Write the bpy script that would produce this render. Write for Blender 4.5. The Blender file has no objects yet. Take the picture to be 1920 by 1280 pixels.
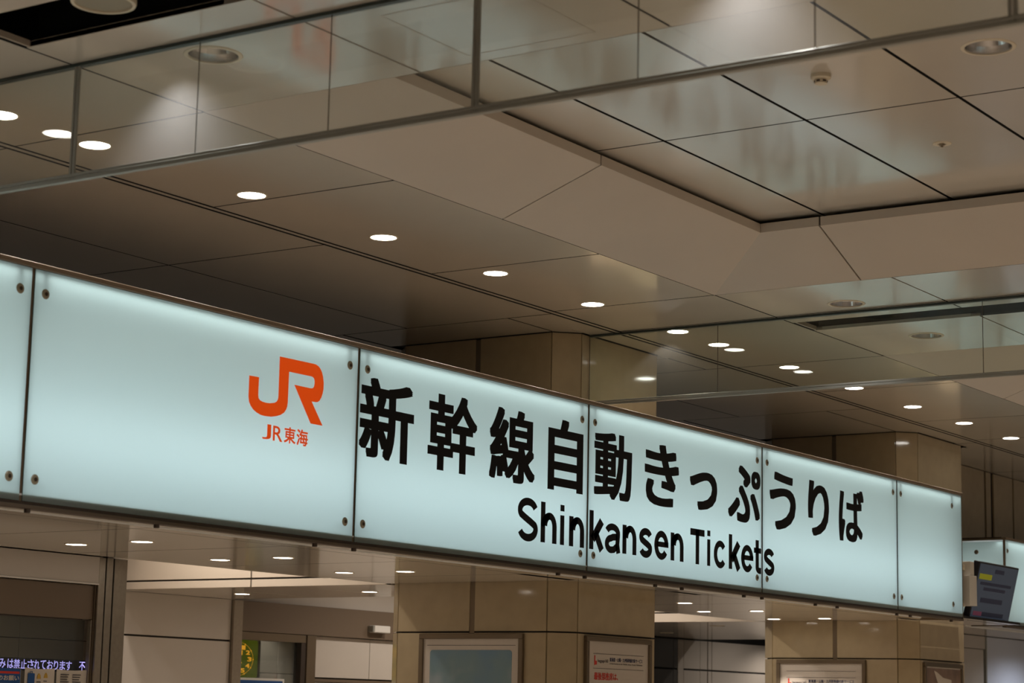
import bpy, bmesh, math, random
from mathutils import Vector, Matrix
random.seed(7)
SC = bpy.context.scene
COL = SC.collection

# ------------------------------------------------------------------ camera, world, exposure
def cam_matrix(yaw, pitch, roll, loc):
    r = Matrix.Rotation(math.radians(yaw), 4, 'Z') @ Matrix.Rotation(math.radians(90 + pitch), 4, 'X') @ Matrix.Rotation(math.radians(roll), 4, 'Z')
    return Matrix.Translation(loc) @ r
cam = bpy.data.cameras.new('camera')
cam.sensor_width = 36.0
cam.lens = 3997.85 / 1920 * 36.0
cam.clip_start, cam.clip_end = 0.1, 200
cam.dof.use_dof = True
cam.dof.focus_distance = 12.5
cam.dof.aperture_fstop = 4.5
cob = bpy.data.objects.new('camera', cam)
COL.objects.link(cob)
cob.matrix_world = cam_matrix(-56.150, 9.8157, 1.1775, (0, 0, 1.6))
SC.camera = cob
SC.view_settings.view_transform = 'Standard'
SC.view_settings.look = 'None'
SC.view_settings.gamma = 1
SC.view_settings.use_curve_mapping = False
SC.view_settings.exposure = 0.0
W = bpy.data.worlds.new('world')
SC.world = W
W.use_nodes = True
W.node_tree.nodes['Background'].inputs[0].default_value = (1.0, 0.86, 0.70, 1)
W.node_tree.nodes['Background'].inputs[1].default_value = 0.10

SC.cycles.adaptive_threshold = 0.04
SC.cycles.light_sampling_threshold = 0.03
SC.cycles.max_bounces = 7
SC.cycles.diffuse_bounces = 3
SC.cycles.glossy_bounces = 3
SC.cycles.transmission_bounces = 3
SC.cycles.transparent_max_bounces = 10
SC.cycles.caustics_reflective = False
SC.cycles.caustics_refractive = False
LAMP = (1.0, 0.88, 0.77)      # warm white lamps
P_SMALL, P_SOFFIT, P_HALL = 42, 30, 225

# ------------------------------------------------------------------ materials
def srgb(r, g, b):
    f = lambda c: (c / 255 / 12.92) if c / 255 <= 0.04045 else ((c / 255 + 0.055) / 1.055) ** 2.4
    return (f(r), f(g), f(b), 1)
def mat(name, col, rough=0.5, metal=0.0, spec=0.5, emit=None, estr=0.0, noise=None, coat=0.0):
    m = bpy.data.materials.new(name); m.use_nodes = True
    nt = m.node_tree; b = nt.nodes['Principled BSDF']
    c = col if len(col) == 4 else (*col, 1)
    b.inputs['Base Color'].default_value = c
    b.inputs['Roughness'].default_value = rough
    b.inputs['Metallic'].default_value = metal
    b.inputs['Specular IOR Level'].default_value = spec
    b.inputs['Coat Weight'].default_value = coat
    if emit:
        b.inputs['Emission Color'].default_value = (*emit[:3], 1)
        b.inputs['Emission Strength'].default_value = estr
    if noise:
        scale, amt = noise
        tc = nt.nodes.new('ShaderNodeTexCoord'); n = nt.nodes.new('ShaderNodeTexNoise')
        n.inputs['Scale'].default_value = scale; n.inputs['Detail'].default_value = 6
        r = nt.nodes.new('ShaderNodeValToRGB')
        r.color_ramp.elements[0].position = 0.3; r.color_ramp.elements[1].position = 0.7
        r.color_ramp.elements[0].color = (*[x * (1 - amt) for x in c[:3]], 1)
        r.color_ramp.elements[1].color = (*[min(1, x * (1 + amt)) for x in c[:3]], 1)
        nt.links.new(tc.outputs['Object'], n.inputs['Vector'])
        nt.links.new(n.outputs['Fac'], r.inputs['Fac'])
        nt.links.new(r.outputs['Color'], b.inputs['Base Color'])
    return m
def glass_mat(name, tint, dust, rough=0.02, ior=1.5):
    m = bpy.data.materials.new(name); m.use_nodes = True
    nt = m.node_tree; nt.nodes.clear()
    out = nt.nodes.new('ShaderNodeOutputMaterial')
    tr = nt.nodes.new('ShaderNodeBsdfTransparent'); tr.inputs[0].default_value = (*tint, 1)
    gl = nt.nodes.new('ShaderNodeBsdfGlossy'); gl.inputs['Roughness'].default_value = rough
    fr = nt.nodes.new('ShaderNodeFresnel')
    ge = nt.nodes.new('ShaderNodeNewGeometry'); io = nt.nodes.new('ShaderNodeMix'); io.data_type = 'FLOAT'   # same reflectance on both faces of the thin pane
    io.inputs[2].default_value = ior; io.inputs[3].default_value = 1 / ior
    nt.links.new(ge.outputs['Backfacing'], io.inputs[0]); nt.links.new(io.outputs[0], fr.inputs[0])
    df = nt.nodes.new('ShaderNodeBsdfDiffuse'); df.inputs[0].default_value = (0.8, 0.8, 0.8, 1)
    tl = nt.nodes.new('ShaderNodeBsdfTranslucent'); tl.inputs[0].default_value = (0.8, 0.8, 0.8, 1)
    md = nt.nodes.new('ShaderNodeMixShader'); md.inputs[0].default_value = 0.5
    nt.links.new(df.outputs[0], md.inputs[1]); nt.links.new(tl.outputs[0], md.inputs[2])
    m1 = nt.nodes.new('ShaderNodeMixShader'); m1.inputs[0].default_value = dust
    nt.links.new(tr.outputs[0], m1.inputs[1]); nt.links.new(md.outputs[0], m1.inputs[2])
    m2 = nt.nodes.new('ShaderNodeMixShader')
    nt.links.new(fr.outputs[0], m2.inputs[0]); nt.links.new(m1.outputs[0], m2.inputs[1]); nt.links.new(gl.outputs[0], m2.inputs[2])
    nt.links.new(m2.outputs[0], out.inputs[0])
    return m
def opal_mat(name, tint, dif):
    """opal sign glass: lit from the tubes behind it, with a clear glossy front"""
    m = bpy.data.materials.new(name); m.use_nodes = True
    nt = m.node_tree; nt.nodes.clear()
    out = nt.nodes.new('ShaderNodeOutputMaterial')
    tl = nt.nodes.new('ShaderNodeBsdfTranslucent'); tl.inputs[0].default_value = (*tint, 1)
    df = nt.nodes.new('ShaderNodeBsdfDiffuse'); df.inputs[0].default_value = (*dif, 1)
    ad = nt.nodes.new('ShaderNodeAddShader')
    nt.links.new(tl.outputs[0], ad.inputs[0]); nt.links.new(df.outputs[0], ad.inputs[1])
    gl = nt.nodes.new('ShaderNodeBsdfGlossy'); gl.inputs['Roughness'].default_value = 0.03
    fr = nt.nodes.new('ShaderNodeFresnel'); fr.inputs[0].default_value = 1.45
    mx = nt.nodes.new('ShaderNodeMixShader')
    nt.links.new(fr.outputs[0], mx.inputs[0]); nt.links.new(ad.outputs[0], mx.inputs[1]); nt.links.new(gl.outputs[0], mx.inputs[2])
    nt.links.new(mx.outputs[0], out.inputs[0])
    return m

M = dict(
    ceil=mat('ceiling_enamel', (0.54, 0.50, 0.435), 0.105, noise=(1.3, 0.03)),
    slope=mat('coffer_enamel', (0.53, 0.47, 0.40), 0.55, noise=(1.7, 0.03)),
    trimc=mat('ceiling_trim', (0.36, 0.31, 0.25), 0.35),
    black=mat('black_void', (0.006, 0.006, 0.006), 0.8),
    slotb=mat('slot_black', (0.006, 0.007, 0.007), 0.6, spec=0.2),
    bronze=mat('bronze_metal', (0.20, 0.155, 0.105), 0.42, 0.7),
    boltm=mat('bolt_metal', (0.34, 0.32, 0.24), 0.4, 0.3),
    rtop=mat('brown_rail', (0.20, 0.155, 0.11), 0.6),
    rbot=mat('dark_brown_rail', (0.085, 0.065, 0.045), 0.6),
    ctop=mat('canopy_top', (0.34, 0.28, 0.21), 0.6),
    bronzed=mat('dark_bronze', (0.055, 0.04, 0.03), 0.45, 0.3),
    steel=mat('brushed_steel', (0.40, 0.35, 0.28), 0.33, 0.85, noise=(40, 0.06)),
    rail=mat('grey_rail', (0.30, 0.30, 0.265), 0.5, 0.2),
    darkrail=mat('green_black_rail', (0.05, 0.065, 0.06), 0.4, 0.2),
    tile=mat('beige_tile', (0.43, 0.345, 0.215), 0.08, noise=(9, 0.05)),
    tilej=mat('tile_joint', (0.03, 0.024, 0.017), 0.7),
    pale=mat('pale_panel', (0.58, 0.53, 0.47), 0.35, noise=(2, 0.03)),
    cream=mat('cream_panel', (0.66, 0.58, 0.48), 0.45),
    darkw=mat('dark_panel', (0.075, 0.07, 0.065), 0.3),
    brown=mat('brown_header', (0.17, 0.125, 0.085), 0.5, 0.2),
    white=mat('white_plastic', (0.72, 0.70, 0.65), 0.4),
    ivory=mat('ivory_plastic', (0.62, 0.55, 0.42), 0.45),
    floor=mat('pale_stone', (0.52, 0.45, 0.37), 0.35, noise=(0.8, 0.05)),
    ink=mat('black_vinyl', (0.007, 0.007, 0.008), 0.5, spec=0.15),
    orange=mat('orange_vinyl', srgb(230, 76, 8), 0.35, emit=srgb(232, 78, 4), estr=0.48),
    opal=opal_mat('opal_glass', (0.69, 0.83, 0.82), (0.10, 0.115, 0.11)),
    edge=mat('glass_edge', (0.10, 0.17, 0.16), 0.2),
    boxw=mat('lightbox_white', (0.78, 0.80, 0.80), 0.7),
    lens=mat('lamp_lens', (0.9, 0.9, 0.9), 0.4, emit=(1.0, 0.97, 0.90), estr=22.0),
    lensw=mat('warm_lamp_lens', (0.9, 0.9, 0.9), 0.4, emit=(1.0, 0.90, 0.80), estr=18.0),
    cone=mat('spun_reflector', (0.82, 0.80, 0.79), 0.2, 1.0),
    gcurt=glass_mat('barrier_glass', (0.95, 0.97, 0.96), 0.045, 0.02),
    gfar=glass_mat('far_barrier_glass', (0.91, 0.95, 0.92), 0.008, 0.02),
    gwin=glass_mat('window_glass', (0.80, 0.83, 0.80), 0.03, 0.02),
    paper=mat('poster_paper', (0.60, 0.54, 0.47), 0.5),
    paperl=mat('leaflet_paper', (0.62, 0.56, 0.48), 0.6),
    sheetglass=mat('poster_gloss', (0.60, 0.54, 0.47), 0.12),
    blue=mat('print_blue', srgb(20, 78, 140), 0.5),
    red=mat('print_red', srgb(205, 52, 36), 0.5),
    grey=mat('print_grey', srgb(92, 86, 84), 0.5),
    navy=mat('print_navy', srgb(40, 48, 88), 0.5),
    yellow=mat('print_yellow', srgb(196, 158, 60), 0.5),
    ledtxt=mat('led_text', (0.2, 0.2, 0.5), 0.4, emit=(0.50, 0.42, 1.0), estr=1.3),
    ledamb=mat('led_amber', (0.3, 0.15, 0.0), 0.4, emit=(1.0, 0.42, 0.02), estr=0.9),
    olive=mat('clock_face', (0.05, 0.07, 0.01), 0.4, emit=(0.055, 0.07, 0.0), estr=0.9),
    ledbg=mat('led_board', (0.01, 0.01, 0.02), 0.3),
    bezel=mat('screen_bezel', (0.008, 0.008, 0.010), 0.3),
    scr=mat('screen_panel', (0.02, 0.025, 0.035), 0.15, emit=srgb(52, 58, 68), estr=0.55),
    scry=mat('screen_yellow', (0.1, 0.1, 0.0), 0.3, emit=srgb(112, 108, 14), estr=0.7),
    scrt=mat('screen_text', (0.02, 0.02, 0.04), 0.3, emit=srgb(20, 24, 38), estr=0.5),
    scrr=mat('screen_red', (0.02, 0.02, 0.04), 0.3, emit=srgb(80, 34, 48), estr=0.8),
    coolp=mat('cool_white_panel', (0.72, 0.76, 0.86), 0.4),
)

# ------------------------------------------------------------------ builders
_cache = {}
def link(name, me, parent=None, loc=(0, 0, 0)):
    o = bpy.data.objects.new(name, me)
    COL.objects.link(o)
    if parent: o.parent = parent
    o.location = loc
    return o
def empty(name, loc=(0, 0, 0)):
    o = bpy.data.objects.new(name, None); COL.objects.link(o)
    o.empty_display_size = 0.1; o.location = loc
    return o
def tag(o, label=None, cat=None, group=None, kind=None):
    if label: o['label'] = label
    if cat: o['category'] = cat
    if group: o['group'] = group
    if kind: o['kind'] = kind
    return o
def mesh_from(name, verts, faces, m):
    me = bpy.data.meshes.new(name); me.from_pydata(verts, [], faces); me.update()
    bm = bmesh.new(); bm.from_mesh(me); bmesh.ops.recalc_face_normals(bm, faces=bm.faces); bm.to_mesh(me); bm.free()
    me.materials.append(m)
    return me
def box(name, x0, x1, y0, y1, z0, z1, m, parent=None, bev=0.0015):
    """bevelled box; alike sizes share their mesh. parent is unrotated at world origin or given location"""
    sx, sy, sz = round(x1 - x0, 4), round(y1 - y0, 4), round(z1 - z0, 4)
    key = (sx, sy, sz, m.name, bev)
    if key not in _cache:
        bm = bmesh.new(); bmesh.ops.create_cube(bm, size=1)
        for v in bm.verts: v.co = (v.co.x * sx, v.co.y * sy, v.co.z * sz)
        if bev and min(sx, sy, sz) > 3 * bev:
            bmesh.ops.bevel(bm, geom=list(bm.edges), offset=bev, segments=1, affect='EDGES')
        me = bpy.data.meshes.new(name); bm.to_mesh(me); bm.free(); me.materials.append(m)
        _cache[key] = me
    c = Vector(((x0 + x1) / 2, (y0 + y1) / 2, (z0 + z1) / 2))
    if parent: c = c - parent.location
    return link(name, _cache[key], parent, c)
def facepanel(name, x0, x1, y0, y1, z, m, parent):
    """metal ceiling tray: enamelled face below, dark gasket edges"""
    sx, sy = round(x1 - x0, 4), round(y1 - y0, 4)
    key = ('fp', sx, sy, m.name)
    if key not in _cache:
        hx, hy = sx / 2, sy / 2
        vs = [(-hx, -hy, -.01), (hx, -hy, -.01), (hx, hy, -.01), (-hx, hy, -.01), (-hx, -hy, .01), (hx, -hy, .01), (hx, hy, .01), (-hx, hy, .01)]
        me = bpy.data.meshes.new(name); me.from_pydata(vs, [], [[3, 2, 1, 0], [4, 5, 6, 7], [0, 1, 5, 4], [1, 2, 6, 5], [2, 3, 7, 6], [3, 0, 4, 7]]); me.update()
        me.materials.append(m); me.materials.append(M['black'])
        for p in me.polygons[1:]: p.material_index = 1
        _cache[key] = me
    return link(name, _cache[key], parent, Vector(((x0 + x1) / 2, (y0 + y1) / 2, z + 0.01)) - parent.location)
def slab(name, quad, th, m, parent=None):
    """panel of thickness th behind the polygon quad (world coords), thickness goes up/back (+n)"""
    q = [Vector(p) for p in quad]
    n = (q[1] - q[0]).cross(q[2] - q[0]).normalized()
    if n.z < 0: n = -n
    k = len(q)
    vs = q + [p + n * th for p in q]
    fs = [list(range(k)), list(range(k, 2 * k))] + [[i, (i + 1) % k, k + (i + 1) % k, k + i] for i in range(k)]
    c = sum(q, Vector()) / k
    me = mesh_from(name, [v - c for v in vs], fs, m)
    return link(name, me, parent, c - (parent.location if parent else Vector()))
def lathe(name, prof, m, parent=None, loc=(0, 0, 0), seg=40, axis='Z'):
    key = ('l', tuple(prof), m.name, seg, axis)
    if key not in _cache:
        vs, fs = [], []
        for i, (r, z) in enumerate(prof):
            for k in range(seg):
                a = 2 * math.pi * k / seg
                p = (r * math.cos(a), r * math.sin(a), z)
                if axis == 'Y': p = (p[0], p[2], p[1])
                if axis == 'X': p = (p[2], p[0], p[1])
                vs.append(p)
        for i in range(len(prof) - 1):
            for k in range(seg):
                fs.append([i * seg + k, i * seg + (k + 1) % seg, (i + 1) * seg + (k + 1) % seg, (i + 1) * seg + k])
        if prof[0][0] > 1e-5: pass
        me = mesh_from(name, vs, fs, m)
        bm = bmesh.new(); bm.from_mesh(me); bmesh.ops.remove_doubles(bm, verts=bm.verts, dist=1e-6); bmesh.ops.recalc_face_normals(bm, faces=bm.faces); bm.to_mesh(me); bm.free()
        for p in me.polygons: p.use_smooth = False
        _cache[key] = me
    return link(name, _cache[key], parent, loc)
def text_mesh(s, bold, m, res=4):
    """glyph outlines of the built-in font, thickened by overlaying shifted copies; bold = (dx, dy) in em"""
    key = ('t', s, bold, m.name)
    if key not in _cache:
        c = bpy.data.curves.new('lettering', 'FONT'); c.body = s; c.size = 1.0; c.resolution_u = res
        o = bpy.data.objects.new('tmp', c); COL.objects.link(o)
        dg = bpy.context.evaluated_depsgraph_get(); dg.update()
        src = bpy.data.meshes.new_from_object(o.evaluated_get(dg))
        bpy.data.objects.remove(o); bpy.data.curves.remove(c)
        dx, dy = bold if isinstance(bold, tuple) else (bold, bold)
        sh = [(0, 0)]
        if dx: sh += [(i * dx, j * dy) for i in (-1, -.5, 0, .5, 1) for j in (-1, 0, 1) if (i, j) != (0, 0)]
        vs, fs = [], []
        for q, (i, j) in enumerate(sh):
            n = len(vs); vs += [(v.co.x + i, v.co.y + j, q) for v in src.vertices]
            fs += [[n + k for k in p.vertices] for p in src.polygons]
        me = bpy.data.meshes.new('lettering'); me.from_pydata(vs, [], fs); me.update(); me.materials.append(m)
        _cache[key] = me
    return _cache[key]
def ribbon(path, tx, ty, vs, fs):
    """constant-width stroke along a path (tx across vertical runs, ty across horizontal runs)"""
    n0 = len(vs); P = [Vector(p) for p in path]
    for i, p in enumerate(P):
        d = (P[min(i + 1, len(P) - 1)] - P[max(i - 1, 0)]).normalized(); n = Vector((-d.y, d.x))
        o = Vector((n.x * tx / 2, n.y * ty / 2))
        vs += [tuple(p + o), tuple(p - o)]
    for i in range(len(P) - 1): fs.append([n0 + 2 * i, n0 + 2 * i + 1, n0 + 2 * i + 3, n0 + 2 * i + 2])
def rect(x0, x1, y0, y1, vs, fs):
    n = len(vs); vs += [(x0, y0), (x1, y0), (x1, y1), (x0, y1)]; fs.append([n, n + 1, n + 2, n + 3])
def arc(cx, cy, rx, ry, a0, a1, n=20): return [(cx + rx * math.cos(math.radians(a0 + (a1 - a0) * i / n)), cy + ry * math.sin(math.radians(a0 + (a1 - a0) * i / n))) for i in range(n + 1)]
def grotesque(c, w, h, X=0.171, t=0.046, th=0.040):
    """bold grotesque latin letter drawn in metres, box w x h"""
    vs, fs = [], []
    if c in 'nh':
        rect(0, t, 0, h, vs, fs)
        cx = w * .56
        ribbon(arc(cx, X - th / 2 - X * .36, w - t / 2 - cx, X * .36, 175, 0) + [(w - t / 2, X * .3), (w - t / 2, 0)], t, th, vs, fs)
        ribbon(arc(cx, X - th / 2 - X * .36, cx - t * .5, X * .36, 180, 90), t * .8, th, vs, fs)
    elif c == 'i':
        rect(0, w, 0, X - .004, vs, fs); rect(0, w, h - .036, h, vs, fs)
    elif c == 'k':
        rect(0, t, 0, h, vs, fs)
        ribbon([(t * .8, X * .34), (w - t * .62, X)], t * 1.25, th * 1.25, vs, fs)
        ribbon([(w * .40, X * .60), (w - t * .60, 0)], t * 1.15, th * 1.3, vs, fs)
    elif c == 'T':
        rect(0, w, h - th * 1.05, h, vs, fs); rect(w / 2 - t / 2, w / 2 + t / 2, 0, h, vs, fs)
    elif c == 'c':
        ribbon(arc(w / 2, h / 2, w / 2 - t / 2, h / 2 - th / 2, 38, 322, 32), t, th, vs, fs)
    elif c == 'e':
        ribbon(arc(w / 2, h / 2, w / 2 - t / 2, h / 2 - th / 2, 0, 325, 36), t, th, vs, fs)
        rect(t * .6, w, h * .44, h * .44 + th * .8, vs, fs)
    elif c in 'sS':
        rx, ry = w / 2 - t / 2, (h - th) / 4
        top = arc(w / 2, h - th / 2 - ry, rx, ry, 18, 205, 24); bot = arc(w / 2, th / 2 + ry, rx, ry, 25, -162, 24)
        ribbon(top + [(w * .36, h * .545), (w * .64, h * .455)] + bot, t, th * 1.05, vs, fs)
    elif c == 'a':
        ribbon(arc(w * .47, X * .66, w * .36, X * .34 - th / 2, 160, 0, 20) + [(w - t * .75 - w * .02, X * .3), (w - t * .55, 0)], t, th, vs, fs)
        ribbon([(w * .80, X * .56), (w * .5, X * .535)] + arc(w * .40, X * .29, w * .40 - t / 2, X * .27 - th * .3, 95, 265, 20) + [(w * .56, X * .11), (w * .80, X * .26)], t, th, vs, fs)
    elif c == 't':
        x = w * .50
        ribbon([(x - t * .1, h), (x - t * .1, X * .35)] + arc(x + w * .22, X * .24, w * .27, X * .24 - th / 2, 180, 275, 10) + [(w, th / 2)], t, th, vs, fs)
        rect(0, w, X - th * .95, X - .003, vs, fs)
    return vs, fs
def letters(name, s, bold, m, u0, u1, v0, v1, frame, parent, keep=False):
    """text fitted to the rectangle u0..u1 x v0..v1 of a plane; frame(u,v) -> world point; a thin raised print"""
    src = text_mesh(s, bold, m)
    xs = [v.co.x for v in src.vertices]; ys = [v.co.y for v in src.vertices]
    a0, a1, b0, b1 = min(xs), max(xs), min(ys), max(ys)
    me = src.copy()
    base = parent.location
    o0 = Vector(frame((u0 + u1) / 2, (v0 + v1) / 2))
    f0 = Vector(frame(u0, v0)); nrm = (Vector(frame(u1, v0)) - f0).cross(Vector(frame(u0, v1)) - f0).normalized()
    for v in me.vertices:
        u = u0 + (v.co.x - a0) / (a1 - a0) * (u1 - u0); w = v0 + (v.co.y - b0) / (b1 - b0) * (v1 - v0)
        v.co = Vector(frame(u, w)) - o0 + nrm * (v.co.z * 3e-5)
    me.update()
    return link(name, me, parent, o0 - base)
def spot(x, y, z, power, angle=100, col=LAMP, blend=0.5, parent=None, rad=0.012, name='lamp_light'):
    l = bpy.data.lights.new(name, 'SPOT'); l.energy = power; l.color = col
    l.spot_size = math.radians(angle); l.spot_blend = blend; l.shadow_soft_size = rad
    o = bpy.data.objects.new(name, l); COL.objects.link(o); o.location = (x, y, z)
    if parent: o.parent = parent; o.location = Vector((x, y, z)) - parent.location
    return o
def area(x, y, z, sx, sy, power, col, rot, parent=None, name='tube_light'):
    l = bpy.data.lights.new(name, 'AREA'); l.shape = 'RECTANGLE'; l.size = sx; l.size_y = sy; l.energy = power; l.color = col
    o = bpy.data.objects.new(name, l); COL.objects.link(o); o.rotation_euler = rot
    o.location = (x, y, z)
    if parent: o.parent = parent; o.location = Vector((x, y, z)) - parent.location
    return o
ORD = ['first', 'second', 'third', 'fourth', 'fifth', 'sixth', 'seventh', 'eighth', 'ninth', 'tenth', 'eleventh', 'twelfth', 'thirteenth']

# ------------------------------------------------------------------ key dimensions (metres)
ZC = 3.97            # main ceiling
ZU = 4.244           # raised ceiling inside a coffer
ZS = 2.40            # soffit of the canopy behind the sign
YF = 6.465           # front of the sign glass
G = 0.0055           # half joint between ceiling panels
C1X, C2X = 11.185, 16.535   # left faces of the two columns
COLW, COLY0, COLY1, CH = 1.235, 7.06, 8.49, 0.14

# ------------------------------------------------------------------ setting
fl = box('floor', -8, 32, -9, 16, -0.1, 0, M['floor'], bev=0); tag(fl, kind='structure')
ceil = box('ceiling', -8, 32, -9, 12, 4.36, 4.40, M['black'], bev=0); tag(ceil, kind='structure')
def cpanel(x0, x1, y0, y1, z=ZC, name='ceiling_panel', m=None, gx0=G, gx1=G, gy0=G, gy1=G, parent=None):
    return facepanel(name, x0 + gx0, x1 - gx1, y0 + gy0, y1 - gy1, z, m or M['ceil'], parent or ceil)

# strip with the small downlights (between the coffers and the double joint)
YS0, YS1 = 5.725, 6.815
xs = [2.9, 4.1, 6.255, 7.545, 9.345, 10.61, 11.38, 12.97, 14.25, 16.05, 17.33, 18.6, 20.5]
for a, b in zip(xs, xs[1:]): cpanel(a, b, YS0, YS1)
# narrow trim between the two dark lines
for a, b in zip(xs, xs[1:]): facepanel('trim_strip', a, b, 6.829, 6.857, ZC, M['ceil'], ceil)
# panels above the sign and the canopy
ys2 = [6.872, 7.96, 9.05]
xb = [2.9, 4.05, 6.26, 8.47, 10.67, 12.95, 15.18, 17.5, 19.7, 22]
for a, b in zip(xb, xb[1:]):
    cx = C1X if abs(a - 10.67) < .1 else (C2X if abs(a - 15.18) < .1 else None)
    if cx is None:
        for c, d in zip(ys2, ys2[1:]): cpanel(a, b, c, d)
    else:
        cpanel(cx, b, 6.872, 7.053, gx0=0)
        cpanel(a, cx, 6.872, 7.19, gx1=0)
        for q in ([(cx - .003, 7.055), (cx + CH - .006, 7.055), (cx - .003, 7.055 + CH)], [(cx + COLW + .003, 7.055), (cx + COLW + .003, 7.055 + CH), (cx + COLW - CH + .006, 7.055)]):
            slab('ceiling_infill', [(u, v, ZC) for u, v in q], 0.02, M['ceil'], ceil)
        cpanel(a, cx - 0.002, 7.19, 8.47)
        cpanel(cx + COLW + 0.002, b, 7.053, 7.96)
        cpanel(cx + COLW + 0.002, b, 7.96, 9.05)
        cpanel(a, cx + COLW + 0.002, 8.48, 9.05)
# coffers
def coffer(x0, x1, y0, y1, joints):
    ins, zl, zt = 0.52, 4.172, 4.222
    iy = 0.56
    a, b, c, d = x0 + ins, x1 - ins, y0 + iy, y1 - iy
    xm = (x0 + x1) / 2
    g = 0.005
    # far and near slopes (along X), split in the middle
    for yo, yi in ((y1, d), (y0, c)):
        for p, q, pi, qi in ((x0, xm - g, a, xm - g), (xm + g, x1, xm + g, b)):
            slab('coffer_slope_panel', [(p, yo, ZC), (q, yo, ZC), (qi, yi, zl), (pi, yi, zl)], 0.012, M['slope'], ceil)
            yy = (yi, yi + 0.012) if yo > yi else (yi - 0.012, yi)
            box('coffer_lip', pi, qi, yy[0], yy[1], zl, zt, M['slope'], ceil)
    # side slopes (along Y), with the given joints
    cuts = [y0] + sorted(joints) + [y1]
    for xo, xi in ((x1, b), (x0, a)):
        for i, (p, q) in enumerate(zip(cuts, cuts[1:])):
            po = p if i == 0 else p + g; pi = c if i == 0 else p + g
            qo = q if i == len(cuts) - 2 else q - g; qi = d if i == len(cuts) - 2 else q - g
            slab('coffer_slope_panel', [(xo, po, ZC), (xo, qo, ZC), (xi, qi, zl), (xi, pi, zl)], 0.012, M['slope'], ceil)
            xx = (xi, xi + 0.012) if xo > xi else (xi - 0.012, xi)
            box('coffer_lip', xx[0], xx[1], pi, qi, zl, zt, M['slope'], ceil)
    # raised ceiling
    yj = [y1 - 0.2, 4.82, 4.09, 3.36, 2.63, 1.90, y0 + 0.2]
    for p, q in zip(yj[1:], yj):
        for u, v in ((x0 + 0.2, xm), (xm, x1 - 0.2)):
            cpanel(u, v, p, q, ZU, gx0=0.006, gx1=0.006, gy0=0.0085, gy1=0.0085)
    # dark recess walls
    for nm, bb in (('recess_wall', (x0, x1, y1 + 0.0, y1 + 0.01)), ('recess_wall', (x0, x1, y0 - 0.01, y0))):
        box(nm, bb[0], bb[1], bb[2], bb[3], ZC + 0.02, 4.36, M['black'], ceil, bev=0)
coffer(6.255, 10.61, 0.995, 5.725, [1.905, 4.815])
coffer(12.97, 17.33, 0.995, 5.725, [1.905, 4.815])
# flat bands between the coffers, with slots for the fire shutters
yj = [5.725, 4.635, 3.55, 2.46, 1.37, 0.28, -0.8]
for q, p in zip(yj, yj[1:]):
    for a, b in ((5.275, 6.255), (10.61, 11.38), (11.38, 11.61), (11.90, 12.97), (17.33, 18.5), (3.6, 4.945)):
        cpanel(a, b, p, q, gx0=(0 if a in (5.275, 11.90) else G), gx1=(0 if b in (11.61, 4.945) else G))
for x0, x1 in ((4.945, 5.275), (11.61, 11.90)):
    box('slot_wall', x0 - 0.012, x0, -0.8, 5.70, ZC + 0.001, 4.30, M['slotb'], ceil)
    box('slot_wall', x1, x1 + 0.012, -0.8, 5.70, ZC + 0.001, 3.984 if x0 > 8 else 3.994, M['trimc'], ceil)
    box('slot_wall', x1 + 0.03, x1 + 0.045, -0.8, 5.70, 3.984, 4.30, M['slotb'], ceil)
    box('slot_wall', x0, x1, 5.70, 5.712, ZC + 0.001, 3.996, M['trimc'], ceil)
    box('slot_back', x0 - 0.03, x1 + 0.03, -0.8, 5.73, 4.27, 4.29, M['slotb'], ceil)
# access hatch
for a in ((5.638, 6.170, 4.357, 4.361), (5.638, 6.170, 3.807, 3.811), (5.638, 5.642, 3.807, 4.361), (6.166, 6.170, 3.807, 4.361)):
    box('hatch_edge', a[0], a[1], a[2], a[3], ZC - 0.0006, ZC + 0.001, M['trimc'], ceil, bev=0)
# plain ceiling beyond the frame
cpanel(-8, 3.6, -9, 5.725); cpanel(-8, 2.9, 5.725, 12); cpanel(3.6, 32, -9, -0.8)
for a, b in ((5.275, 6.255), (10.61, 12.97)): pass
cpanel(6.255, 10.61, -0.8, 0.995); cpanel(12.97, 17.33, -0.8, 0.995); cpanel(18.5, 32, -0.8, 5.725); cpanel(20.5, 32, 5.725, 6.87); cpanel(22, 32, 6.87, 12)

# ------------------------------------------------------------------ glass smoke barriers
def barrier(X, ys, posts, label, y_lo, y_hi, gm='gcurt'):
    t = empty('glass_smoke_barrier', (X, (y_lo + y_hi) / 2, 3.52)); tag(t, label, 'glass barrier', 'glass smoke barriers under the ceiling')
    for a, b in zip(ys, ys[1:]):
        a2 = a + (0.012 if a in posts else 0.0015); b2 = b - (0.012 if b in posts else 0.0015)
        box('pane', X - 0.004, X + 0.004, a2, b2, 3.532, ZC - 0.012, M[gm], t, bev=0)
        if b not in posts: box('joint', X - 0.0045, X - 0.003, b - 0.0018, b + 0.0018, 3.532, ZC - 0.012, M['rbot'], t, bev=0)
    for p in posts:
        box('post', X - 0.012, X - 0.004, p - 0.016, p - 0.002, 3.52, ZC, M['rail'], t, bev=0.001)
        box('post', X - 0.012, X - 0.004, p + 0.002, p + 0.012, 3.52, ZC, M['rail'], t, bev=0.001)
    box('bottom_rail', X - 0.012, X + 0.012, y_lo, y_hi, 3.514, 3.530, M['rail'], t, bev=0.002)
    box('bottom_rail_lip', X - 0.014, X - 0.008, y_lo, y_hi, 3.531, 3.541, M['rail'], t, bev=0.001)
    box('top_rail', X - 0.014, X + 0.014, y_lo, y_hi, ZC - 0.014, ZC - 0.001, M['darkrail'], t, bev=0.001)
    return t
P1 = [5.693, 3.863, 2.036]
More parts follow.
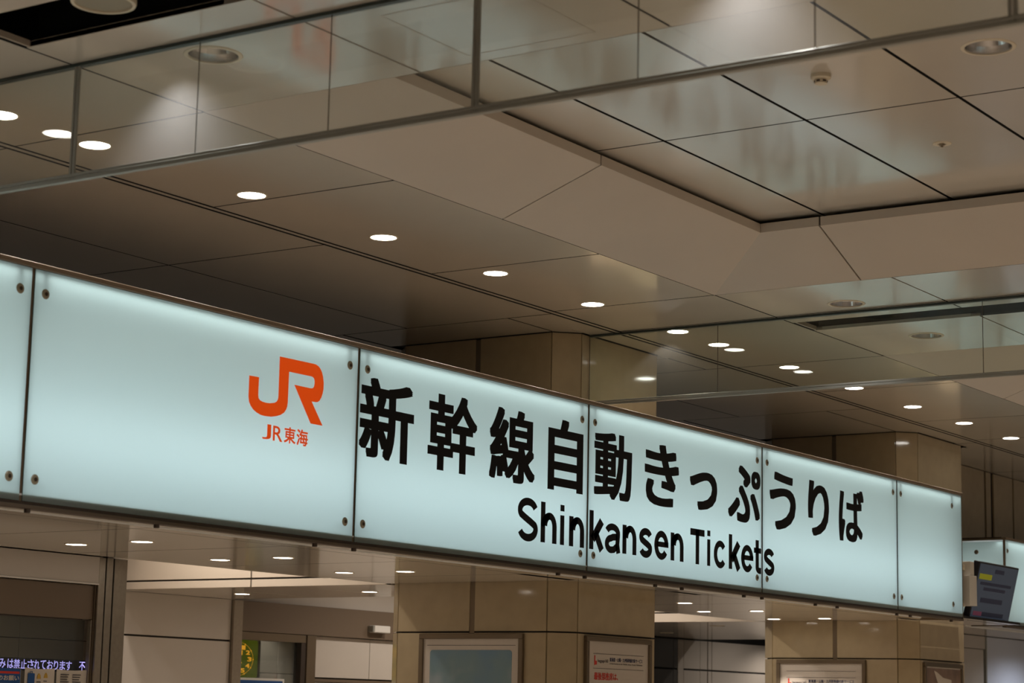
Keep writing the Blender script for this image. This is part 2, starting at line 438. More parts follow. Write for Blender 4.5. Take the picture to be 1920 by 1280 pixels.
Y1 = [0.2, 0.82, 1.428, 2.036, 2.644, 3.249, 3.863, 4.477, 5.083, 5.693, 6.30, 6.82]
barrier(5.52, Y1, P1, 'near clear glass smoke barrier with grey steel rail crossing the top left', 0.2, 6.82)
Y2 = [0.9, 2.03, 2.73, 3.58, 4.428, 5.28, 6.133, 7.055]
barrier(11.415, [0.9, 2.73, 4.428, 6.133, 7.055], [], 'far glass smoke barrier meeting the beige column above the sign', 0.9, 7.055, 'gfar')

# ------------------------------------------------------------------ downlights
def downlight_small(x, y, z, label, group, lens='lens', power=P_SMALL, r=0.064, angle=110, lit=True, col=LAMP, blend=0.25):
    t = empty('downlight', (x, y, z)); tag(t, label, 'downlight', group)
    lathe('trim_ring', [(r, 0.004), (r + 0.003, -0.003), (r + 0.009, -0.003), (r + 0.011, 0.0)], M['ivory'], t)
    lathe('lens', [(0, -0.0015), (r, -0.0015), (r, 0.004)], M[lens], t)
    if lit: spot(x, y, z - 0.012, power, angle, parent=t, col=col, blend=blend)
    return t
rowx = [4.84, 5.87, 6.41, 7.446, 8.478, 9.50, 10.522, 11.547, 12.09, 13.113, 14.171, 15.24, 16.279, 17.326]
names = {4.84: 'lit downlight out of view left of the near glass barrier', 5.87: 'lit downlight at the left picture edge behind the near glass barrier',
         6.41: 'bright downlight seen through the near glass barrier at far left'}
k = 0
for x in rowx:
    if x in names: lab = names[x]
    elif x < 11.5: k += 1; lab = 'lit round downlight, %s from the left below the near glass barrier' % ORD[k - 1]
    elif x < 12: lab = 'lit round downlight just behind the far glass barrier top rail'; k = 0
    elif x < 14: k += 1; lab = 'lit round downlight seen through the far glass barrier, %s from the left' % ORD[k]
    elif x < 14.5: lab = 'lit round downlight cut by the far glass barrier bottom edge'; k = 0
    else: k += 1; lab = 'lit round downlight right of the far glass barrier, %s from it' % ORD[k - 1]
    downlight_small(x, 6.49, ZC, lab, 'round downlights in the row above the sign')
def downlight_big(x, y, z, label, power, r=0.092):
    t = empty('reflector_downlight', (x, y, z)); tag(t, label, 'downlight', 'large reflector downlights')
    lathe('trim_ring', [(r, 0.004), (r + 0.002, -0.004), (r + 0.016, -0.003), (r + 0.018, 0.0)], M['ivory'], t, seg=48)
    lathe('reflector', [(r, 0.003), (r * 0.94, -0.001 + 0.03), (r * 0.80, 0.06), (r * 0.55, 0.09), (0.035, 0.10)], M['cone'], t, seg=48)
    lathe('lamp', [(0, 0.095), (0.035, 0.095), (0.035, 0.11), (0, 0.11)], M['rail'], t, seg=24)
    if power: spot(x, y, z - 0.004, power, 104, parent=t, blend=1.0, col=(1.0, 0.95, 0.93))
    return t
def cut(): pass
BIG = [(5.69, 5.175, ZC, 'large reflector downlight glowing behind the near glass barrier', 120),
       (5.69, 2.87, ZC, 'large reflector downlight just above the top edge behind near glass', 140),
       (11.19, 5.17, ZC, 'large reflector downlight left of the far black slot', 12),
       (12.385, 5.177, ZC, 'large reflector downlight seen through glass right of the black slot', 12),
       (7.829, 2.994, ZU, 'large reflector downlight in the coffer at upper right corner', 60)]
for b in BIG: downlight_big(*b)
# open the ceiling above every large reflector: the panel keeps a round hole
def hole(x, y, z, r):
    for o in list(ceil.children):
        if not o.name.startswith('ceiling_panel'): continue
        d = o.dimensions if False else None
        me = o.data
        hx = max(v.co.x for v in me.vertices); hy = max(v.co.y for v in me.vertices)
        c = o.location + ceil.location
        if abs(c.z - 0.01 - z) < 0.02 and abs(x - c.x) < hx + r and abs(y - c.y) < hy + r:
            x0, x1, y0, y1 = c.x - hx, c.x + hx, c.y - hy, c.y + hy
            n = 48
            ring = [(x + r * math.cos(2 * math.pi * i / n), y + r * math.sin(2 * math.pi * i / n)) for i in range(n)]
            if not (x0 < x - r and x + r < x1 and y0 < y - r and y + r < y1): continue
            bm = bmesh.new()
            def lay(zz):
                inner = [bm.verts.new((px - c.x, py - c.y, zz)) for px, py in ring]
                outer = []
                for px, py in ring:
                    dx, dy = px - x, py - y
                    s = min(((x1 - x) / dx if dx > 1e-9 else (x0 - x) / dx if dx < -1e-9 else 1e9),
                            ((y1 - y) / dy if dy > 1e-9 else (y0 - y) / dy if dy < -1e-9 else 1e9))
                    outer.append(bm.verts.new((x + dx * s - c.x, y + dy * s - c.y, zz)))
                crn = {}
                for i in range(n):
                    j = (i + 1) % n
                    bm.faces.new([inner[i], inner[j], outer[j], outer[i]])
                    a, b = outer[i].co, outer[j].co
                    if abs(a.x - b.x) > 1e-6 and abs(a.y - b.y) > 1e-6:
                        cx = a.x if abs(abs(a.x) - hx) < 1e-5 else b.x
                        cy = a.y if abs(abs(a.y) - hy) < 1e-5 else b.y
                        cv = bm.verts.new((cx, cy, zz)); crn[i] = cv
                        bm.faces.new([outer[i], outer[j], cv])
                return inner, outer
            i1, o1 = lay(-0.01); i2, o2 = lay(0.01)
            for i in range(n):
                j = (i + 1) % n
                bm.faces.new([i1[i], i1[j], i2[j], i2[i]]); bm.faces.new([o1[i], o1[j], o2[j], o2[i]])
            bmesh.ops.recalc_face_normals(bm, faces=bm.faces)
            nm = bpy.data.meshes.new('ceiling_panel'); bm.to_mesh(nm); bm.free(); nm.materials.append(M['ceil'])
            o.data = nm
for b in BIG: hole(b[0], b[1], b[2], 0.092)
# spots added to light the hall floor, for unseen lamps outside the frame
for x in (1.0, 5.0, 9.0, 13.0, 18.0):
    for y in (-2.5, 0.4):
        if (x, y) in ((9.0, 0.4), (1.0, -2.5)): continue
        spot(x, y, ZC - 0.03, P_HALL, 130, blend=0.6, name='hall_fill_light', rad=0.06)
for y in (3.6,):
    for x in (2.0, 15.0, 19.0): spot(x, y, ZC - 0.03 if x != 15.0 else ZU - 0.03, P_HALL, 130, blend=0.6, name='hall_fill_light', rad=0.06)

# ------------------------------------------------------------------ small ceiling fittings
t = empty('smoke_detector', (7.839, 3.731, ZU)); tag(t, 'small cream smoke detector on the raised coffer ceiling', 'smoke detector')
lathe('base', [(0, 0), (0.042, 0), (0.042, -0.016), (0.036, -0.022), (0, -0.022)], M['ivory'], t, seg=32)
lathe('sensor_cage', [(0.026, -0.022), (0.026, -0.040), (0.0, -0.044)], M['ivory'], t, seg=32)
for i in range(6):
    a = math.pi * 2 * i / 6
    o = box('vent_slot', -0.007, 0.007, -0.002, 0.002, -0.034, -0.027, M['bronzed'], None, bev=0)
    o.parent = t; o.location = (0.0262 * math.cos(a), 0.0262 * math.sin(a), -0.031); o.rotation_euler = (0, 0, a + math.pi / 2)
t = empty('sprinkler_head', (9.104, 3.716, ZU)); tag(t, 'flush sprinkler head in the coffer ceiling right of the detector', 'sprinkler')
lathe('escutcheon', [(0.016, 0.0), (0.020, -0.004), (0.042, -0.003), (0.044, 0)], M['ivory'], t, seg=32)
lathe('nozzle', [(0, 0), (0.013, 0), (0.013, -0.010), (0.006, -0.014), (0.006, -0.018), (0.012, -0.020), (0, -0.021)], M['steel'], t, seg=20)
t = empty('slot_speaker', (5.112, 5.172, 4.0)); tag(t, 'round beige ceiling device inside the black slot at top left', 'speaker')
lathe('rim', [(0.098, 0.002), (0.100, -0.004), (0.112, -0.004), (0.115, 0.004), (0.115, 0.27)], M['ivory'], t, seg=48)
lathe('face', [(0, 0.004), (0.098, 0.002)], mat('speaker_face', (0.30, 0.27, 0.20), 0.6), t, seg=48)

# ------------------------------------------------------------------ columns
def column(X, label):
    x1, y0, y1 = X + COLW, COLY0, COLY1
    t = empty('column', (X + COLW / 2, (y0 + y1) / 2, 0)); tag(t, label, 'column', 'beige tiled columns')
    c = 0.016
    core = [(X + c + CH, y0 + c), (x1 - c - CH, y0 + c), (x1 - c, y0 + c + CH), (x1 - c, y1 - c - CH), (x1 - c - CH, y1 - c), (X + c + CH, y1 - c), (X + c, y1 - c - CH), (X + c, y0 + c + CH)]
    vs = [Vector((a, b, z)) - t.location for z in (0, ZC + 0.02) for a, b in core]
    fs = [list(range(8)), list(range(8, 16))] + [[i, (i + 1) % 8, 8 + (i + 1) % 8, 8 + i] for i in range(8)]
    link('core', mesh_from('core', vs, fs, M['tilej']), t)
    zz = [(0.0, 1.04), (1.04, 2.085), (2.085, ZC)]
    g = 0.005
    ym = 7.765
    for z0, z1 in zz:
        z0 += g; z1 -= (g if z1 < ZC else 0.005)
        for xa, xb in ((X, X + 0.015), (x1 - 0.015, x1)):
            hi = z1
            if z0 > 2.0 or True:
                box('panel', xa, xb, y0 + CH + g, ym - 0.020, z0, hi, M['tile'], t)
                box('panel', xa, xb, ym + 0.020, y1 - CH - g, z0, hi, M['tile'], t)
        for ya, yb in ((y0, y0 + 0.015), (y1 - 0.015, y1)):
            box('panel', X + CH + g, x1 - CH - g, ya, yb, z0, z1, M['tile'], t)
        for (ax, ay), (bx, by) in (((X, y0 + CH), (X + CH, y0)), ((x1 - CH, y0), (x1, y0 + CH)), ((x1, y1 - CH), (x1 - CH, y1)), ((X + CH, y1), (X, y1 - CH))):
            d = Vector((bx - ax, by - ay, 0)).normalized(); n = Vector((d.y, -d.x, 0))
            if n.dot(Vector((ax - t.location.x, ay - t.location.y, 0))) > 0: n = -n
            p, q = Vector((ax, ay, 0)) + d * g, Vector((bx, by, 0)) - d * g
            vs = [p, q, q + n * 0.014, p + n * 0.014]
            v3 = [v + Vector((0, 0, z)) - t.location for z in (z0, z1) for v in vs]
            link('panel', mesh_from('panel', v3, [[0, 1, 2, 3], [4, 5, 6, 7], [0, 1, 5, 4], [1, 2, 6, 5], [2, 3, 7, 6], [3, 0, 4, 7]], M['tile']), t)
    for xa in (X + 0.004, x1 - 0.012):
        box('joint_channel', xa, xa + 0.008, ym - 0.018, ym + 0.018, 0, ZC - 0.01, M['bronze'], t, bev=0)
    return t
column(C1X, 'nearer beige tiled column with chamfered corners behind the sign, two framed posters')
column(C2X, 'farther beige tiled column at the right end of the sign')

# ------------------------------------------------------------------ canopy: soffit and body
sof = box('ceiling', 2.0, 16.1, 6.87, 7.03, 2.50, 3.34, M['ctop'], bev=0); tag(sof, kind='structure')
for a, b in ((2.0, C1X - 0.01), (C1X + COLW + 0.01, C2X - 0.01)):
    box('canopy_body', a, b, 7.03, 8.50, 2.44, 3.30, M['ctop'], sof, bev=0)
def sofp(x0, x1, y0, y1, g=0.004):
    facepanel('soffit_panel', x0 + g, x1 - g, y0 + g, y1 - g, ZS, M['ceil'], sof)
sx = [2.87, 3.975, 5.08, 6.185, 7.29, 8.395, 9.50, 10.60, 11.70, 12.81, 13.915, 15.02, 16.125, 17.5]
for a, b in zip(sx, sx[1:]):
    sofp(a, b, 6.50, 6.99)
    sofp(a, b, 6.99, 7.055) if False else None
    # cut the rear strip around the columns
    parts = [(a, b)]
    for X in (C1X, C2X):
        L, R = X - 0.003, X + COLW + 0.003
        new = []
        for p, q in parts:
            if q <= L or p >= R: new.append((p, q))
            else:
                if p < L: new.append((p, L + 0.002))
                if q > R: new.append((R - 0.002, q))
        parts = new
    for p, q in parts: sofp(p, q, 6.99, 8.455)
    if parts != [(a, b)]:
        sofp(a if a > C1X - 1 and a > 10 else a, b, 6.99, 7.05)
    box('soffit_edge', a + 0.002, b - 0.002, 8.459, 8.505, ZS, ZS + 0.06, M['ceil'], sof) if not (a > C1X - .6 and b < C1X + COLW + .5) else None
# chamfer fill beside the columns
for X in (C1X, C2X):
    for q in ([(X - .002, 7.05), (X + CH - .006, 7.05), (X - .002, 7.05 + CH)], [(X + COLW + .002, 7.05), (X + COLW + .002, 7.05 + CH), (X + COLW - CH + .006, 7.05)]):
        slab('soffit_panel', [(a, b, ZS) for a, b in q], 0.02, M['ceil'], sof)
k = 0
for x, y, lab in [(7.919, 7.993, 'lit soffit downlight nearest the left steel post, back row'), (7.903, 7.518, 'lit soffit downlight under the orange logo, leftmost of the front row'),
                  (9.063, 8.018, 'second soffit downlight of the back row, left of the first column'), (9.043, 7.545, 'second soffit downlight of the front row, left of the first column'),
                  (10.18, 8.013, 'third soffit downlight of the back row, left of the first column'), (10.207, 7.574, 'soffit downlight closest to the first column, front row'),
                  (13.734, 7.645, 'soffit downlight just right of the first column'), (14.913, 8.128, 'back soffit downlight midway between the two columns'),
                  (14.909, 7.661, 'front soffit downlight midway between the two columns'), (16.174, 8.152, 'back soffit downlight at the left corner of the second column'),
                  (16.146, 7.674, 'front soffit downlight before the second column face')]:
    downlight_small(x, y, ZS, lab, 'warm downlights in the soffit behind the sign', 'lensw', P_SOFFIT, r=0.052, angle=78)

# ------------------------------------------------------------------ the illuminated sign
def front(u, v): return (u, YF - 0.0012, v)
def sign_box(name, label, seams, y_front, z0, z1, depth, xl, xr, power, ends=True):
    t = empty(name, ((xl + xr) / 2, y_front + depth, z0)); tag(t, label, 'sign')
    yb = y_front + depth
    box('back_panel', xl, xr, yb - 0.01, yb, z0 - 0.005, z1 + 0.005, M['boxw'], t, bev=0)
    box('top_tray', xl, xr, y_front + 0.004, yb, z1 + 0.004, z1 + 0.014, M['boxw'], t, bev=0)
    box('bottom_tray', xl, xr, y_front + 0.004, yb, z0 + 0.022, z0 + 0.030, M['boxw'], t, bev=0)
    box('top_rail', xl, xr, y_front - 0.014, y_front + 0.03, z1 + 0.002, z1 + 0.024, M['rtop'], t, bev=0.002)
    box('top_cover', xl, xr, y_front + 0.03, yb, z1 + 0.014, z1 + 0.026, M['bronzed'], t, bev=0)
    box('bottom_rail', xl, xr, y_front - 0.008, y_front + 0.035, z0 - 0.030, z0 - 0.014, M['rbot'], t, bev=0.002)
    box('bottom_shadow_gap', xl, xr, y_front + 0.002, y_front + 0.03, z0 - 0.014, z0 - 0.001, M['bronzed'], t, bev=0)
    for xa in (xl, xr - 0.006):
        box('end_cap', xa, xa + 0.006, y_front - 0.004, yb, z0 - 0.02, z1 + 0.02, M['bronze'], t, bev=0)
    edges = [xl + 0.006] + seams + [xr - 0.006]
    for i, (a, b) in enumerate(zip(edges, edges[1:])):
        a2 = a + (0.009 if i else 0); b2 = b - (0.009 if i < len(edges) - 2 else 0)
        # glass: front face and edges (the back stays open towards the tubes)
        c = Vector(((a2 + b2) / 2, y_front, (z0 + z1) / 2))
        hx, hz = (b2 - a2) / 2, (z1 - z0) / 2
        vs = [(-hx, 0, -hz), (hx, 0, -hz), (hx, 0, hz), (-hx, 0, hz), (-hx, .010, -hz), (hx, .010, -hz), (hx, .010, hz), (-hx, .010, hz)]
        me = bpy.data.meshes.new('glass_panel'); me.from_pydata(vs, [], [[0, 1, 2, 3], [0, 4, 5, 1], [1, 5, 6, 2], [2, 6, 7, 3], [3, 7, 4, 0]]); me.update()
        me.materials.append(M['opal']); me.materials.append(M['edge'])
        for p in me.polygons[1:]: p.material_index = 1
        g = link('glass_panel', me, t, c - t.location)
        bx = [a2 + 0.062, b2 - 0.062] if i < len(edges) - 2 else [a2 + 0.062, b2 - 0.19]
        for x in bx:
            for z in (z0 + 0.093, z1 - 0.096):
                bo = lathe('bolt', [(0.0, -0.006), (0.009, -0.006), (0.009, -0.004), (0.017, -0.004), (0.0215, -0.001), (0.0215, 0.0)], M['boltm'], g, Vector((x, y_front, z)) - c, seg=24, axis='Y')
                if z > z1 - 0.2: box('shade_plate', x - 0.013, x + 0.013, y_front + 0.022, y_front + 0.026, z, z1 + 0.002, M['bronze'], None, bev=0).parent = bo; bo.children[-1].location = (0, 0.024, 0.049)  # unseen plate added behind the glass to shade a streak above the bolt
                lathe('socket', [(0.0, -0.0066), (0.0085, -0.0066), (0.0085, -0.004)], M['bronzed'], bo, (0, 0, 0), seg=16, axis='Y')
                lathe('standoff', [(0.011, 0.011), (0.011, depth - 0.02)], M['bronze'], bo, (0, 0, 0), seg=12, axis='Y')
        w = b2 - a2 - 0.002
        area(c.x, y_front + 0.04, z1 - 0.008, w, 0.03, power * 0.33 * w / 2.1, (0.90, 1.0, 0.99), (0, 0, 0), t)
        area(c.x, y_front + depth - 0.03, z0 + 0.30, w, 0.10, power * 1.22 * w / 2.1, (0.84, 0.95, 1.0), (-math.pi / 2, 0, 0), t)
        area(c.x, y_front + depth - 0.03, z1 - 0.26, w, 0.10, power * 0.36 * w / 2.1, (0.92, 1.0, 0.97), (-math.pi / 2, 0, 0), t)
    for s in seams:
        box('mullion', s - 0.0085, s + 0.0085, y_front + 0.004, y_front + 0.022, z0 - 0.004, z1 + 0.004, M['bronze'], t, bev=0)
    return t
SEAMS = [6.08, 8.277, 10.456, 12.656, 14.862]
sign = sign_box('illuminated_sign', 'long backlit opal glass sign with black Japanese lettering and orange JR logo', SEAMS, YF, 2.40, 3.362, 0.36, 3.885, 16.13, 2.35)
for c, u0, u1, v0, v1 in [('新', 8.293, 8.748, 2.823, 3.231), ('幹', 8.873, 9.321, 2.826, 3.234), ('線', 9.440, 9.891, 2.828, 3.231), ('自', 10.024, 10.399, 2.830, 3.238),
                          ('動', 10.521, 10.954, 2.832, 3.226), ('き', 11.105, 11.527, 2.846, 3.224), ('っ', 11.666, 12.027, 2.868, 3.112), ('ぷ', 12.174, 12.629, 2.838, 3.208),
                          ('う', 12.762, 13.156, 2.832, 3.219), ('り', 13.345, 13.680, 2.835, 3.216), ('ば', 13.840, 14.263, 2.835, 3.216)]:
    letters('character', c, (0.030, 0.021), M['ink'], u0, u1, v0, v1, front, sign)
eng = [('S', 9.729, 9.933, 2.521, 2.760), ('h', 9.962, 10.128, 2.527, 2.753), ('i', 10.164, 10.207, 2.527, 2.753), ('n', 10.259, 10.422, 2.527, 2.698), ('k', 10.478, 10.645, 2.527, 2.752),
       ('a', 10.652, 10.832, 2.523, 2.698), ('n', 10.852, 11.015, 2.527, 2.698), ('s', 11.048, 11.203, 2.521, 2.698), ('e', 11.229, 11.402, 2.521, 2.698), ('n', 11.429, 11.592, 2.527, 2.698),
       ('T', 11.677, 11.862, 2.525, 2.745), ('i', 11.897, 11.938, 2.525, 2.748), ('c', 11.985, 12.155, 2.519, 2.696), ('k', 12.187, 12.352, 2.525, 2.748), ('e', 12.357, 12.528, 2.518, 2.696),
       ('t', 12.537, 12.640, 2.519, 2.738), ('s', 12.680, 12.832, 2.516, 2.694)]
for c, u0, u1, v0, v1 in eng:
    vs, fs = grotesque(c, u1 - u0, v1 - v0)
    o0 = Vector(front((u0 + u1) / 2, (v0 + v1) / 2))
    me = bpy.data.meshes.new('letter'); me.from_pydata([Vector(front(u0 + x, v0 + y)) - o0 for x, y in vs], [], fs); me.update(); me.materials.append(M['ink'])
    link('letter', me, sign, o0 - sign.location)
LOGO = [(7.453, 3.109), (7.523, 3.11), (7.522, 3.025), (7.526, 3.011), (7.537, 3.003), (7.553, 2.999), (7.579, 2.997), (7.61, 2.999), (7.641, 3.005), (7.656, 3.013), (7.664, 3.023), (7.667, 3.036), (7.666, 3.23), (7.915, 3.232), (7.94, 3.231), (7.958, 3.226), (7.972, 3.217), (7.985, 3.202), (7.996, 3.180), (8.003, 3.150), (8.003, 3.12), (7.998, 3.098), (7.989, 3.077), (7.977, 3.06), (7.963, 3.051), (7.95, 3.048), (7.916, 3.047), (8.005, 2.94), (7.913, 2.94), (7.781, 3.11), (7.91, 3.11), (7.921, 3.113), (7.929, 3.121), (7.933, 3.137), (7.932, 3.15), (7.928, 3.160), (7.919, 3.166), (7.907, 3.168), (7.739, 3.167), (7.738, 3.02), (7.735, 3.0), (7.728, 2.984), (7.713, 2.967), (7.688, 2.953), (7.66, 2.944), (7.62, 2.936), (7.579, 2.934), (7.545, 2.935), (7.515, 2.943), (7.49, 2.954), (7.47, 2.970), (7.458, 2.988), (7.453, 3.01)]
from mathutils.geometry import tessellate_polygon
LV = [Vector(front(u, v)) - sign.location for u, v in LOGO]
me = bpy.data.meshes.new('logo'); me.from_pydata(LV, [], [list(x) for x in tessellate_polygon([[Vector((u, v, 0)) for u, v in LOGO]])]); me.update(); me.materials.append(M['orange'])
link('logo', me, sign)['label'] = 'orange railway logo'
for c, u0, u1, v0, v1, b in [('J', 7.561, 7.624, 2.826, 2.898, 0.006), ('R', 7.638, 7.707, 2.826, 2.897, 0.006), ('東', 7.720, 7.804, 2.826, 2.903, 0.020), ('海', 7.812, 7.897, 2.825, 2.903, 0.020)]:
    letters('logo_character', c, b, M['orange'], u0, u1, v0, v1, front, sign)
for x in (6.124, 6.888, 7.986, 8.29, 10.159, 10.445, 11.255, 11.584, 12.408, 12.663, 13.467, 13.818, 14.85, 15.1, 15.9):
    lathe('foot', [(0, -0.046), (0.012, -0.046), (0.013, -0.043), (0.013, -0.029)], M['bronzed'], sign, Vector((x, YF + 0.005, 2.40)) - sign.location, seg=16)

# second sign, round the corner at the right
s2 = sign_box('illuminated_sign', 'smaller blank backlit glass sign behind the hanging screen at right edge', [20.3], 6.96, 2.45, 3.20, 0.55, 18.37, 22.5, 2.3)
# its lit end glass, facing the camera
vs = [(0, -.27, -.36), (0, .27, -.36), (0, .27, .36), (0, -.27, .36), (.01, -.27, -.36), (.01, .27, -.36), (.01, .27, .36), (.01, -.27, .36)]
me = bpy.data.meshes.new('end_glass'); me.from_pydata(vs, [], [[0, 1, 2, 3], [0, 4, 5, 1], [1, 5, 6, 2], [2, 6, 7, 3], [3, 7, 4, 0]]); me.update(); me.materials.append(M['opal'])
for o in list(s2.children):
    if o.name.startswith('end_cap') and o.location.x < 0: bpy.data.objects.remove(o)
eg = link('end_glass', me, s2, Vector((18.368, 7.245, 2.825)) - s2.location)
lathe('bolt', [(-0.006, 0), (0.0, 0.009)] if False else [(0.0, -0.006), (0.017, -0.004), (0.0205, 0.0)], M['steel'], eg, (0, -0.02, 0.27), seg=24, axis='X')
box('corner_post', 18.362, 18.380, 6.955, 6.972, 2.44, 3.21, M['bronze'], s2, bev=0)
box('end_rail', 18.36, 18.38, 6.96, 7.51, 3.198, 3.215, M['bronze'], s2, bev=0)
box('end_rail', 18.36, 18.38, 6.96, 7.51, 2.43, 2.449, M['bronze'], s2, bev=0)

# ------------------------------------------------------------------ hanging screen on the sign's end
t = empty('television', (17.02, 6.545, 2.635)); tag(t, 'black flat screen tilted down on a bracket beside the sign end', 'television')
tilt = math.atan2(0.11, 0.47)
rt = Matrix.Rotation(tilt, 4, 'X')
def tvbox(name, x0, x1, y0, y1, z0, z1, m, bev=0.002):
    o = box(name, x0, x1, y0, y1, z0, z1, m, None, bev); c = Vector(o.location); o.parent = t
    o.matrix_local = rt @ Matrix.Translation(c); return o
tvbox('bezel', -0.44, 0.44, -0.0, 0.055, -0.245, 0.245, M['bezel'], 0.004)
pn = tvbox('screen', -0.425, 0.425, -0.002, 0.004, -0.228, 0.230, M['scr'], 0)
for x0, x1, z0, z1, m in [(-0.40, -0.13, 0.105, 0.150, 'scry'), (-0.08, 0.12, 0.165, 0.200, 'scrt'), (-0.35, 0.33, 0.060, 0.085, 'scrt'), (-0.26, 0.22, 0.015, 0.042, 'scrt'),
                          (-0.28, 0.20, -0.085, -0.045, 'scrt'), (-0.38, -0.20, -0.195, -0.160, 'scrr'), (-0.19, 0.28, -0.195, -0.160, 'scrt')]:
    tvbox('caption_bar', x0, x1, -0.0035, -0.001, z0, z1, M[m], 0)
box('arm', 16.13, 16.25, 6.49, 6.525, 2.78, 2.82, M['ivory'], t)
box('arm_post', 16.25, 16.33, 6.445, 6.525, 2.74, 2.85, M['white'], t)
box('bracket_box', 16.22, 16.37, 6.44, 6.53, 2.50, 2.738, M['white'], t)
box('arm', 16.13, 16.25, 6.49, 6.525, 2.49, 2.52, M['ivory'], t)
box('mount_arm', 16.37, 17.02, 6.60, 6.64, 2.60, 2.66, M['bronzed'], t)

# ------------------------------------------------------------------ area behind: bulkheads, low ceilings, walls
def bulkhead(n, X, y0, y1, ys, zj):
    o = box('trim_%d' % n, X + 0.012, X + 0.05, y0, y1, ZS + 0.002, 3.2, M['tilej'], bev=0); tag(o, kind='structure')
    for a, b in zip(ys, ys[1:]):
        box('panel', X, X + 0.011, a + 0.006, b - 0.006, ZS, zj - 0.006, M['cream'], o)
        box('panel', X, X + 0.011, a + 0.006, b - 0.006, zj + 0.006, 3.2, M['cream'], o)
    return o
bulkhead(1, 11.25, 8.50, 10.98, [8.50, 9.665, 10.98], 2.457)
bulkhead(2, 16.58, 8.50, 11.30, [8.50, 9.7, 11.30], 2.48)
lc = box('ceiling', 11.30, 12.50, 8.52, 10.97, 2.43, 2.46, M['darkw'], bev=0); tag(lc, kind='structure')
for a, b in ((8.515, 9.3), (9.3, 10.1), (10.1, 10.968)): box('soffit_panel', 11.265, 12.50, a + .002, b - .002, ZS, ZS + 0.02, M['ceil'], lc)
for x, y, lab in [(11.94, 9.166, 'lit downlight in low ceiling just left of the first column'), (11.94, 10.334, 'lit downlight in low ceiling above the glazed door')]:
    downlight_small(x, y, ZS, lab, 'downlights in the low rear ceiling', 'lensw', 60, r=0.052, angle=74)
lc2 = box('ceiling', 16.62, 20.6, 8.52, 11.3, 2.43, 2.46, M['darkw'], bev=0); tag(lc2, kind='structure')
for a, b in ((16.595, 18.0), (18.0, 19.4), (19.4, 20.55)): box('soffit_panel', a + .002, b - .002, 8.515, 11.29, ZS, ZS + 0.02, M['ceil'], lc2)
for x, y, lab in [(17.37, 9.328, 'dim downlight in low ceiling left of second column'), (18.81, 10.676, 'dim downlight deep in the low ceiling between columns')]:
    downlight_small(x, y, ZS, lab, 'dim downlights between the columns', 'cone', 0, r=0.06, lit=False)
# higher ceiling over the rear passages; unseen spots added to brighten the bulkheads
hc = box('ceiling', 5.5, 24, 8.52, 12.0, 3.20, 3.24, M['ceil'], bev=0); tag(hc, kind='structure')
for x, y in ((10.35, 9.15), (10.85, 9.9), (14.3, 9.6), (15.6, 9.6)): spot(x, y, 3.17, 60 if x > 12 else 30, 150, blend=0.5, name='rear_fill_light', rad=0.05)
# back wall
wb = box('wall_back', 11.28, 12.56, 10.986, 11.08, 0, ZS, M['tilej'], bev=0); tag(wb, kind='structure')
for z0, z1 in ((0, 1.04), (1.04, 2.085), (2.085, ZS)):
    box('wall_panel', 11.29, 12.555, 10.97, 10.985, z0 + .007, z1 - (.007 if z1 < ZS else 0.001), M['pale'], wb)
wb2 = box('wall_back', 12.5, 16.6, 11.02, 11.1, 2.40, 3.2, M['pale'], bev=0); tag(wb2, kind='structure')
hd = box('trim_3', 12.66, 16.5, 10.95, 11.019, 2.165, 2.398, M['brown'], bev=0.002); tag(hd, kind='structure')
pst = box('trim_4', 12.558, 12.66, 10.94, 11.04, 0, ZS - 0.002, M['steel'], bev=0.002); tag(pst, kind='structure')
wb3 = box('wall_back', 13.60, 16.5, 11.012, 11.1, 0, 2.163, M['tilej'], bev=0); tag(wb3, kind='structure')
for a, b in ((13.6, 14.35), (14.35, 15.4), (15.4, 16.5)):
    for z0, z1 in ((0, 1.0), (1.0, 1.795), (1.832, 2.163)):
        box('wall_panel', a + .003, b - .003, 10.995, 11.011, z0 + .002, z1 - .002, M['pale'], wb3)
box('wall_rail', 13.6, 16.5, 10.985, 11.012, 1.797, 1.822, M['brown'], wb3)
# glazed door in the back wall
d = empty('door_1', (13.05, 11.0, 0)); tag(d, kind='structure')
box('door_head', 12.66, 13.46, 10.955, 11.03, 2.10, 2.162, M['bronze'], d, 0.002)
box('door_stile', 13.40, 13.46, 10.955, 11.03, 0, 2.10, M['bronzed'], d, 0.002)
box('door_post', 13.462, 13.575, 10.945, 11.03, 0, 2.163, M['bronze'], d, 0.002)
box('pane', 12.665, 13.40, 11.0, 11.008, 0.05, 2.10, M['gwin'], d, 0)
# room behind the door
bw = box('wall_back', 12.6, 18, 13.3, 13.4, 0, 3.2, M['tilej'], bev=0); tag(bw, kind='structure')
for a, b in ((12.6, 13.6), (13.6, 14.78), (14.9, 15.35), (15.43, 15.9), (15.9, 17)):
    for z0, z1 in ((0, 1.9), (1.906, 3.2)): box('wall_panel', a + .003, b - .003, 13.285, 13.299, z0, z1, M['pale'], bw)
box('dark_pilaster', 14.78, 14.90, 13.2, 13.3, 0, 3.2, M['darkw'], bw)
spot(15.2, 12.9, 3.1, 60, 90, blend=0.4, name='rear_fill_light'); spot(13.4, 12.6, 3.1, 40, 120, blend=0.4, name='rear_fill_light')  # unseen spots added to brighten the room behind the door
